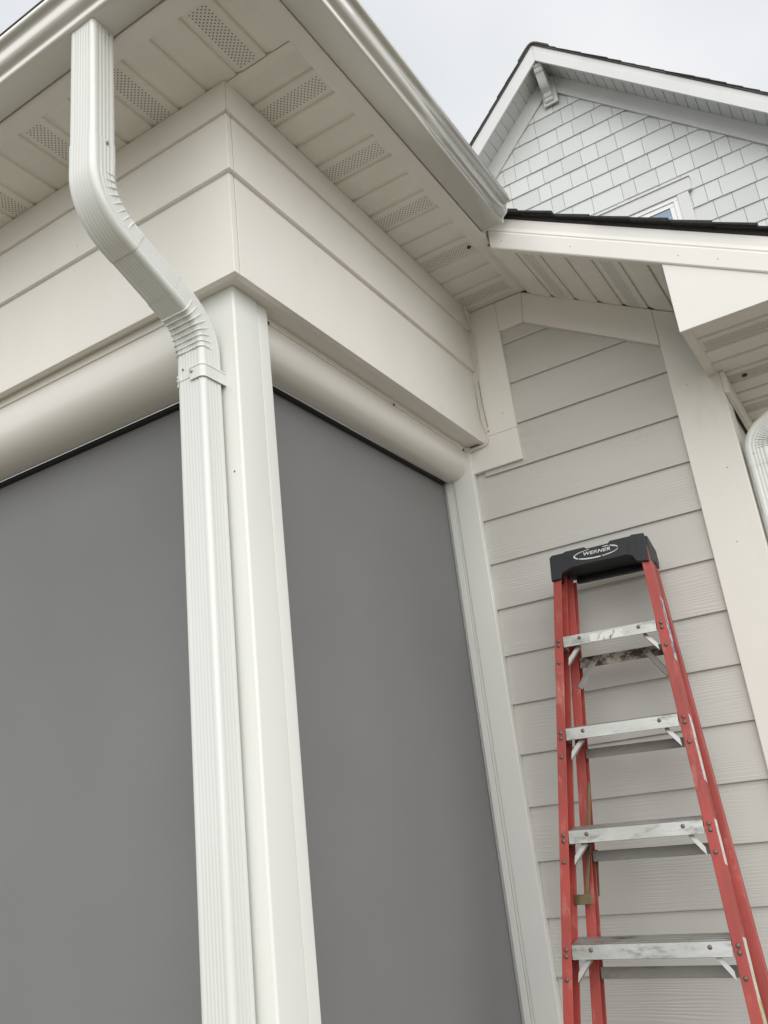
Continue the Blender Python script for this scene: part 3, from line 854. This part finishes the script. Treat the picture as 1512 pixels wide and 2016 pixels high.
# frieze boards along the rakes
for s in (1, -1):
    m_ = lambda x: RIDX+s*(x-RIDX)
    P = [(RIDX+0.0004, ZAP), (RIDX+2.9, ZAP-2.9), (RIDX+2.9, ZAP-2.9+0.197), (RIDX+0.0004, ZAP+0.197)]
    obj('rake_frieze', MB().prism(P, lambda x, z: (m_(x), 4.966, z), lambda x, z: (m_(x), 4.9845, z)), 'gable_trim', house, 0.002)
    # soffit planks run out from the wall, 4 inch ribs along the slope
    px = 0.1025/math.sqrt(2)
    ZSG = ZAP+0.197
    for k in range(0, 36):
        a_, b_ = RIDX+0.003+px*k, RIDX+0.003+px*(k+1)
        zf = lambda x: ZSG-(x-RIDX)-0.001
        w = b_-a_
        pr = [(0, 0.009), (0.007, 0.001), (0.010, 0.0), (w-0.003, 0.0), (w, 0.009), (w, 0.013), (0, 0.013)]
        obj('soffit_panel', MB().prism(pr, lambda q, h: (m_(a_+q), 4.735, zf(a_+q)+h), lambda q, h: (m_(a_+q), 4.984, zf(a_+q)+h)), 'gable_soffit', house)
    # rake fascia in two steps and a thin shingle mould above it
    zf0 = 7.952
    for (o, lo, hi, nm) in ((0.0, 0.0, 0.115, 'rake_fascia'), (0.006, 0.1153, 0.188, 'rake_mould')):
        P = [(RIDX+0.0004, zf0+lo), (RIDX+3.0, zf0+lo-3.0), (RIDX+3.0, zf0+hi-3.0), (RIDX+0.0004, zf0+hi)]
        obj(nm, MB().prism(P, lambda x, z: (m_(x), 4.712+o, z), lambda x, z: (m_(x), 4.734, z)), 'gable_trim', house, 0.0025)
    # roof deck and shingle courses
    deck = obj('roof', MB().prism([(RIDX, zf0+0.189), (RIDX+3.05, zf0+0.189-3.05), (RIDX+3.05, zf0+0.205-3.05), (RIDX, zf0+0.205)],
        lambda x, z: (m_(x), 4.708, z), lambda x, z: (m_(x), 7.5, z)), 'roof2', house)
    cs_, sn_ = math.sqrt(.5), math.sqrt(.5)
    k = 0
    while k < 30:
        xs = RIDX+0.20+0.142*cs_*k
        course(deck, m_(xs), s, (lambda x: zf0+0.205-abs(x-RIDX)), 0.142, 4.70, 7.5, 0.0055, 'roof2', k_first=abs(xs-RIDX)*1.38); k += 1
rcp = [(-0.15, -0.15), (-0.06, -0.06), (-0.03, -0.036), (0, -0.026), (0.03, -0.036), (0.06, -0.06), (0.15, -0.15)]
rc = MB().prism(rcp+[(x*1.01, z+0.018) for x, z in reversed(rcp)],
                lambda x, z: (RIDX+x, 4.698, zf0+0.215+z), lambda x, z: (RIDX+x, 7.5, zf0+0.215+z))
obj('ridge_cap', rc, 'roof2', house)
# carved bracket at the peak
by = [(4.968, 7.66), (4.935, 7.655), (4.925, 7.668), (4.928, 7.690), (4.915, 7.697), (4.906, 7.712), (4.912, 7.735), (4.90, 7.742)]
for k in range(0, 11):
    t = k/10
    by.append((4.898-0.115*t-0.0*t, 7.748+0.115*t-0.035*math.sin(math.pi*t)+0.0*t))
by += [(4.776, 7.866), (4.766, 7.872), (4.757, 7.888), (4.760, 7.908), (4.748, 7.914), (4.742, 7.930), (4.745, 7.953), (4.742, 7.985), (4.968, 7.985)]
bracket = obj('bracket', MB().prism(by, lambda y, z: (RIDX-0.041, y, z), lambda y, z: (RIDX+0.037, y, z)), 'gable_trim', house, 0.003)
obj('back_plate', MB().box(RIDX-0.062, RIDX+0.074, 4.9485, 4.9655, 7.628, 7.93), 'gable_trim', bracket, 0.003)

# ---- window in the gable
win = obj('window', MB().box(-0.97, 0.58, 4.995, 5.006, 4.9, 6.11), 'dark', house)
HX0, HX1 = RIDX*2-0.75, 0.75
obj('head_casing', MB().box(HX0, HX1, 4.955, 4.985, 6.162, 6.281), 'gable_trim', win, 0.002)
obj('drip_cap', MB().box(HX0-0.006, HX1+0.006, 4.944, 4.985, 6.2813, 6.290), 'gable_trim', win, 0.001)
for x0, x1 in ((0.626, 0.716), (2*RIDX-0.716, 2*RIDX-0.626)):
    obj('side_casing', MB().box(x0, x1, 4.960, 4.985, 4.85, 6.1615), 'gable_trim', win, 0.002)
obj('frame', MB().box(2*RIDX-0.6255, 0.6255, 4.968, 4.995, 6.122, 6.1612), 'window', win, 0.002)
obj('frame', MB().box(0.588, 0.6252, 4.9685, 4.995, 4.86, 6.1217), 'window', win, 0.002)
obj('frame', MB().box(2*RIDX-0.6252, 2*RIDX-0.588, 4.9685, 4.995, 4.86, 6.1217), 'window', win, 0.002)
obj('sash', MB().box(2*RIDX-0.587, 0.587, 4.976, 4.9952, 6.082, 6.1205), 'window', win, 0.002)
obj('sash', MB().box(0.548, 0.587, 4.9765, 4.9952, 4.88, 6.0815), 'window', win, 0.002)
obj('sash', MB().box(2*RIDX-0.587, 2*RIDX-0.548, 4.9765, 4.9952, 4.88, 6.0815), 'window', win, 0.002)
obj('sash', MB().box(RIDX-0.03, RIDX+0.03, 4.9765, 4.9952, 4.88, 6.0815), 'window', win, 0.002)
obj('pane', MB().box(RIDX+0.031, 0.5475, 4.984, 4.990, 4.88, 6.0812), 'glass', win)
obj('pane', MB().box(2*RIDX-0.5475, RIDX-0.031, 4.984, 4.990, 4.88, 6.0812), 'glass', win)

# ================================================================== CABLE in the inside corner
def smooth_pts(P, n=6):
    out = []
    for i in range(len(P)-1):
        p0, p1, p2, p3 = (Vector(P[max(i-1, 0)]), Vector(P[i]), Vector(P[i+1]), Vector(P[min(i+2, len(P)-1)]))
        for k in range(n):
            t = k/n
            out.append(0.5*((2*p1)+(p2-p0)*t+(2*p0-5*p1+4*p2-p3)*t*t+(3*p1-p0-3*p2+p3)*t**3))
    out.append(Vector(P[-1]))
    return out
cp = [(0.045, 1.425, 3.604), (0.043, 1.43, 3.585), (0.041, 1.455, 3.54), (0.038, 1.492, 3.49), (0.034, 1.497, 3.42), (0.028, 1.498, 3.33), (0.012, 1.498, 3.25),
      (0.008, 1.497, 3.17), (0.014, 1.496, 3.08), (0.022, 1.496, 3.045), (0.022, 1.494, 3.01), (0.014, 1.494, 2.990), (-0.03, 1.494, 2.984), (-0.072, 1.494, 2.978)]
cab = thing('cable', (0.03, 1.495, 3.2), 'thin cream cable hanging down the inside corner between fascia and house wall', 'cable')
obj('strand', MB().tube(smooth_pts(cp), 0.0035, 8), 'cable', cab, smooth=60)
c2 = [(0.022, 1.499, 3.27), (0.022, 1.499, 3.18), (0.026, 1.4995, 3.11), (0.030, 1.500, 3.06)]
obj('strand', MB().tube(smooth_pts(c2), 0.0011, 6), 'shadow_line', cab, smooth=60)  # second strand, a thin tube coloured as a shadow line
obj('clip', MB().box(0.015, 0.032, 1.492, 1.5045, 3.042, 3.050), 'cable', cab, 0.001)

# ---- bits of debris stuck in the vents
def blob(name, c, r, label):
    mb = MB()
    rg = []
    for i in range(1, 6):
        th = math.pi*i/6
        rg.append([(c[0]+r*math.sin(th)*math.cos(2*math.pi*k/9)*random.uniform(.7, 1.2), c[1]+r*math.sin(th)*math.sin(2*math.pi*k/9)*random.uniform(.7, 1.2),
                    c[2]+r*0.6*math.cos(th)) for k in range(9)])
    mb.rings(rg, True, True, True)
    o = obj(name, mb, 'debris', None, smooth=60)
    tag(o, label, 'insect nest', 'debris clumps in the soffit vents')
    return o
blob('insect_nest', (0.232, 1.098, ZS-0.003), 0.0085, 'dark clump of debris in porch soffit vent near the gutter end')
blob('insect_nest', (0.985, 1.60, ZE-0.003), 0.0095, 'dark clump of debris in the soffit vent above the right downspout')

# ================================================================== STEP LADDER
psi, th_, ro = 0.056, 0.218, 0.020
va = Vector((math.cos(psi), math.sin(psi), 0)); vn = Vector((-math.sin(psi), math.cos(psi), 0))
vu = Vector((0, 0, 1))*math.cos(th_)+vn*math.sin(th_)
A = va*math.cos(ro)-vu*math.sin(ro); U = va*math.sin(ro)+vu*math.cos(ro); N = -A.cross(U)
if N.y < 0: N = -N
O = Vector((0.411, 1.273, 2.123))
def W(x, u, n=0.0): return tuple(O+A*x+U*u+N*n)
UB = -(O.z-0.035)/U.z         # u of the rail feet
lad = thing('step_ladder', tuple(Vector(W(0, UB))*1.0), 'red fibreglass step ladder with black top cap leaning folded against the siding', 'ladder')
lad.location.z = 0.0
SL = 0.021/0.305
xin = lambda u: 0.1530-SL*u          # inner face of the front rails
def rail(name, xi, out, n0, n1, u0, u1, fw, t, mat, parent):
    """C channel: web on the outer side, flanges pointing inwards. xi(u) inner x (positive side), out=+1/-1 mirror"""
    prof = [(fw, n0), (0, n0), (0, n0+t), (fw-t, n0+t), (fw-t, n1-t), (0, n1-t), (0, n1), (fw, n1)]
    mb = MB().prism(prof, lambda x, n: W(out*(xi(u0)+x), u0, n), lambda x, n: W(out*(xi(u1)+x), u1, n))
    return obj(name, mb, mat, parent, 0.0012)
FW, FD = 0.0285, 0.066
for s in (-1, 1):
    r_ = rail('front_rail', xin, s, 0.0, FD, UB, 0.27, FW, 0.005, 'red', lad)
    mb = MB()
    ux, un = UB, FD/2
    mb.obox(W(s*(xin(UB)-0.006), UB-0.030, -0.012), A*s*0.044, N*0.092, U*0.085)
    obj('foot', mb, 'foot', r_, 0.004)
# rear section, folded in behind the front and hanging slightly askew
rn0, rn1 = 0.092, 0.134
rl = lambda u: 0.128+0.042*(0.13-u)/1.08
rr = lambda u: 0.143+0.098*(0.13-u)/1.08
for s, fn in ((-1, rl), (1, rr)):
    r_ = rail('rear_rail', fn, s, rn0, rn1, UB+0.05, 0.25, 0.030, 0.004, 'red', lad)
    mb = MB().obox(W(s*(fn(UB)-0.004), UB+0.02, rn0-0.01), A*s*0.038, N*0.06, U*0.07)
    obj('foot', mb, 'foot', r_, 0.004)
def riv(parent, x, u, n=-0.0006, r=0.0062, d=-1, mat='rivet'):
    obj('rivet', MB().disc(W(x, u, n), N*d, r, 0.0042, 10), mat, parent)
# steps
n_steps = int((-UB)/0.305)+1
rails = [o for o in lad.children if o.name.startswith('front_rail')]
for i in range(n_steps):
    u = -0.305*i
    w = xin(u)-0.0008
    st = MB()
    lip = [(-0.0015, u), (-0.0015, u-0.037), (0.0, u-0.0375), (0.0022, u-0.035), (0.0022, u-0.004), (0.010, u-0.0028),
           (0.012, u-0.0015), (0.020, u-0.0028), (0.022, u-0.0015), (0.030, u-0.0028), (0.032, u-0.0015), (0.040, u-0.0028), (0.042, u-0.0015), (0.050, u-0.0028),
           (0.052, u-0.0015), (0.074, u-0.002), (0.074, u-0.030), (0.0765, u-0.030), (0.0765, u+0.0015), (0.070, u+0.002), (0.056, u+0.002), (0.0515, u+0.0022), (0.0505, u+0.001), (0.0425, u+0.001), (0.0415, u+0.0022), (0.0325, u+0.0022),
           (0.0315, u+0.001), (0.0225, u+0.001), (0.0215, u+0.0022), (0.0125, u+0.0022), (0.0115, u+0.001), (0.004, u+0.0012)]
    st.prism(lip, lambda n, uu: W(-w, uu+0.34*max(0.0, n-0.002), n), lambda n, uu: W(w, uu+0.34*max(0.0, n-0.002), n))
    for s in (-1, 1):
        st.obox(W(s*w, u-0.034, 0.008), A*s*0.020, U*0.030, N*0.045)
    so = obj('step', st, 'alu', lad, 0.0006)
    for s in (-1, 1):
        # riveted corner brace
        x0, x1 = s*(w-0.004), s*(w-0.046)
        br = MB().obox(W(x0, u-0.092, 0.018), A*(s*-0.003)+U*0.024, N*0.0022, A*(x1-x0)+U*0.052)
        br.obox(W(x0, u-0.092, 0.0205), A*(s*-0.003)+U*0.003, N*0.010, A*(x1-x0)+U*0.052)
        obj('brace', br, 'alu_clean', lad, 0.0006)
        riv(so, s*(w-0.055), u-0.013, -0.0018)
        for du in (-0.011, -0.0275, -0.086):
            riv(rails[0 if s < 0 else 1], s*(xin(u+du)+0.0145), u+du)
# worn paper label on the top step
obj('label', MB().obox(W(-0.062, -0.0345, -0.0023), A*0.108, U*0.027, N*0.0007), 'sticker', lad)
# rear cross bars with struts
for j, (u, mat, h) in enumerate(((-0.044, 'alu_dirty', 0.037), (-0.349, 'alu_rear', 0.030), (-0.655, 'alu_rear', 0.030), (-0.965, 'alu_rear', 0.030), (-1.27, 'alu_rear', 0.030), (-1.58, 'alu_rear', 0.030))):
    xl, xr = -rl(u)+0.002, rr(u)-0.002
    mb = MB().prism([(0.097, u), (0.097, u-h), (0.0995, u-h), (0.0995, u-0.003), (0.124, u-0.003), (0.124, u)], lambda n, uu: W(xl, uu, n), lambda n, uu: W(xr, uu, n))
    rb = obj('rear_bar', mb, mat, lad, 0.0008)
    if j == 0:
        for s in (-1, 1):
            xa = -0.080 if s < 0 else 0.092
            xb = -0.140 if s < 0 else 0.150
            d = (Vector(W(xb, u-0.105, 0.090))-Vector(W(xa, u-0.018, 0.090)))
            nn = d.normalized().cross(N)
            arm = MB()
            a0 = Vector(W(xa, u-0.018, 0.090))
            arm.obox(a0-nn*0.010-d*0.08, nn*0.020, d*1.1, N*0.004)
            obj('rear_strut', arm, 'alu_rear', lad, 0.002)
            riv(rb, xa, u-0.018, 0.0895)
# spreader bars (folded)
def flat(name, x, u0, u1, n0, n1, wid, mat='brass', dx=0.0):
    a0, a1 = Vector(W(x, u0, n0)), Vector(W(x+dx, u1, n1))
    d = a1-a0
    mb = MB().obox(a0-A*wid/2, d, A*wid, N*0.0035)
    return obj(name, mb, mat, lad, 0.0008)
flat('spreader', -0.140, -0.455, -0.665, 0.082, 0.084, 0.009, dx=-0.024)
flat('spreader', -0.162, -0.650, -0.800, 0.080, 0.070, 0.010, dx=-0.020)
flat('spreader', -0.158, -0.645, -0.775, 0.139, 0.142, 0.012, dx=-0.010)
obj('spreader_hook', MB().obox(W(-0.213, -0.806, 0.055), A*0.052, U*0.028, N*0.0035), 'brass', lad, 0.001)
flat('spreader', 0.2005, -0.685, -0.815, 0.034, 0.040, 0.010, dx=0.007)
# labels on the outer web of the right rail
def rail_label(u0, u1, mat, n0=0.012, n1=0.050):
    x0, x1 = xin(u0)+FW+0.0002, xin(u1)+FW+0.0002
    a0 = Vector(W(x0, u0, n0)); d = Vector(W(x1, u1, n0))-a0
    obj('label', MB().obox(a0, d, N*(n1-n0), A*0.0006), mat, lad)
rail_label(0.085, -0.13, 'sticker_blue')
rail_label(-0.305, -0.50, 'sticker')
rail_label(-0.605, -0.725, 'sticker', 0.016, 0.052)
rail_label(-0.905, -1.10, 'sticker_yellow', 0.010, 0.054)
# ---- moulded top cap
cf = [(-0.170, 0.205), (-0.136, 0.207), (-0.131, 0.228), (-0.097, 0.240), (-0.040, 0.242), (0.040, 0.242), (0.094, 0.243), (0.112, 0.236), (0.124, 0.212), (0.163, 0.205),
      (0.163, 0.296), (0.159, 0.310), (0.120, 0.313), (0.112, 0.309), (0.046, 0.309), (0.038, 0.301), (-0.036, 0.299), (-0.045, 0.307), (-0.112, 0.306), (-0.120, 0.302), (-0.160, 0.302), (-0.170, 0.294)]
capm = MB().prism(cf, lambda x, u: W(x, u, -0.010), lambda x, u: W(x, u, 0.004))
cap = obj('top_cap', capm, 'cap', lad, 0.0022)
body = [(x*0.99, min(max(u, 0.247 if abs(x) < 0.13 else 0.21), 0.302)) for x, u in cf]
cb = MB()
cb.obox(W(-0.165, 0.262, 0.0045), A*0.325, U*0.036, N*0.135)                  # deck
cb.obox(W(-0.120, 0.243, 0.120), A*0.235, U*0.0185, N*0.019)                    # rear skirt
obj('cap_deck', cb, 'cap', cap, 0.003)
for s, x0 in ((-1, -0.168), (1, 0.1455)):
    side = MB().prism([(0.0045, 0.212), (0.060, 0.220), (0.070, 0.236), (0.092, 0.240), (0.098, 0.228), (0.134, 0.236), (0.1405, 0.262), (0.120, 0.300), (0.0045, 0.305)],
                      lambda n, u: W(x0, u, n), lambda n, u: W(x0+0.0225, u, n))
    obj('cap_end', side, 'cap', cap, 0.003)
for x, tilt in ((-0.112, 0.006), (-0.092, 0.012), (0.100, -0.010), (0.128, 0.0)):
    obj('cap_rib', MB().obox(W(x, 0.254, -0.0118), A*0.0022, N*0.002, U*0.036+A*tilt*-1), 'cap', cap, 0.0006)
# worn oval print with the maker's name
def curve_ring(a, b, th, t0, t1, cx=-0.005, cu=0.2765, tilt=0.0, seg=40, thick=lambda t: 1.0):
    mb = MB(); P = []
    for k in range(seg+1):
        t = t0+(t1-t0)*k/seg
        w = th*thick(k/seg)
        P.append((cx+(a+w)*math.cos(t), cu+(b+w*0.8)*math.sin(t)))
    Q = []
    for k in range(seg, -1, -1):
        t = t0+(t1-t0)*k/seg
        Q.append((cx+a*math.cos(t), cu+b*math.sin(t)))
    pts = P+Q; n = len(P)
    vs_ = [W(x, u, -0.0108) for x, u in P]+[W(x, u, -0.0108) for x, u in reversed(Q)]
    mb.add(vs_, [(i, i+1, i+1+n, i+n) for i in range(n-1)])
    return mb
oval = MB()
for (t0, t1) in ((R_(8), R_(72)), (R_(108), R_(352))):
    m2 = curve_ring(0.0740, 0.0160, 0.0062, t0, t1, thick=lambda f: 0.35+0.65*math.sin(math.pi*f))
    oval.add(m2.v, m2.f)
obj('logo_oval', oval, 'logo', cap)
fc = bpy.data.curves.new('wordmark', 'FONT')
fc.body = 'WERNER'; fc.size = 0.0285; fc.align_x = 'CENTER'; fc.align_y = 'CENTER'; fc.shear = 0.22; fc.offset = 0.0006; fc.space_character = 1.06
tmp = bpy.data.objects.new('wordmark', fc); COL.objects.link(tmp)
dg = bpy.context.evaluated_depsgraph_get()
tm = bpy.data.meshes.new_from_object(tmp.evaluated_get(dg))
bpy.data.objects.remove(tmp)
txt = MB()
txt.add([W(-0.004+v.co.x*0.80, 0.2785+v.co.y*0.60, -0.0112) for v in tm.vertices], [tuple(p.vertices) for p in tm.polygons])
obj('wordmark', txt, 'logo', cap)
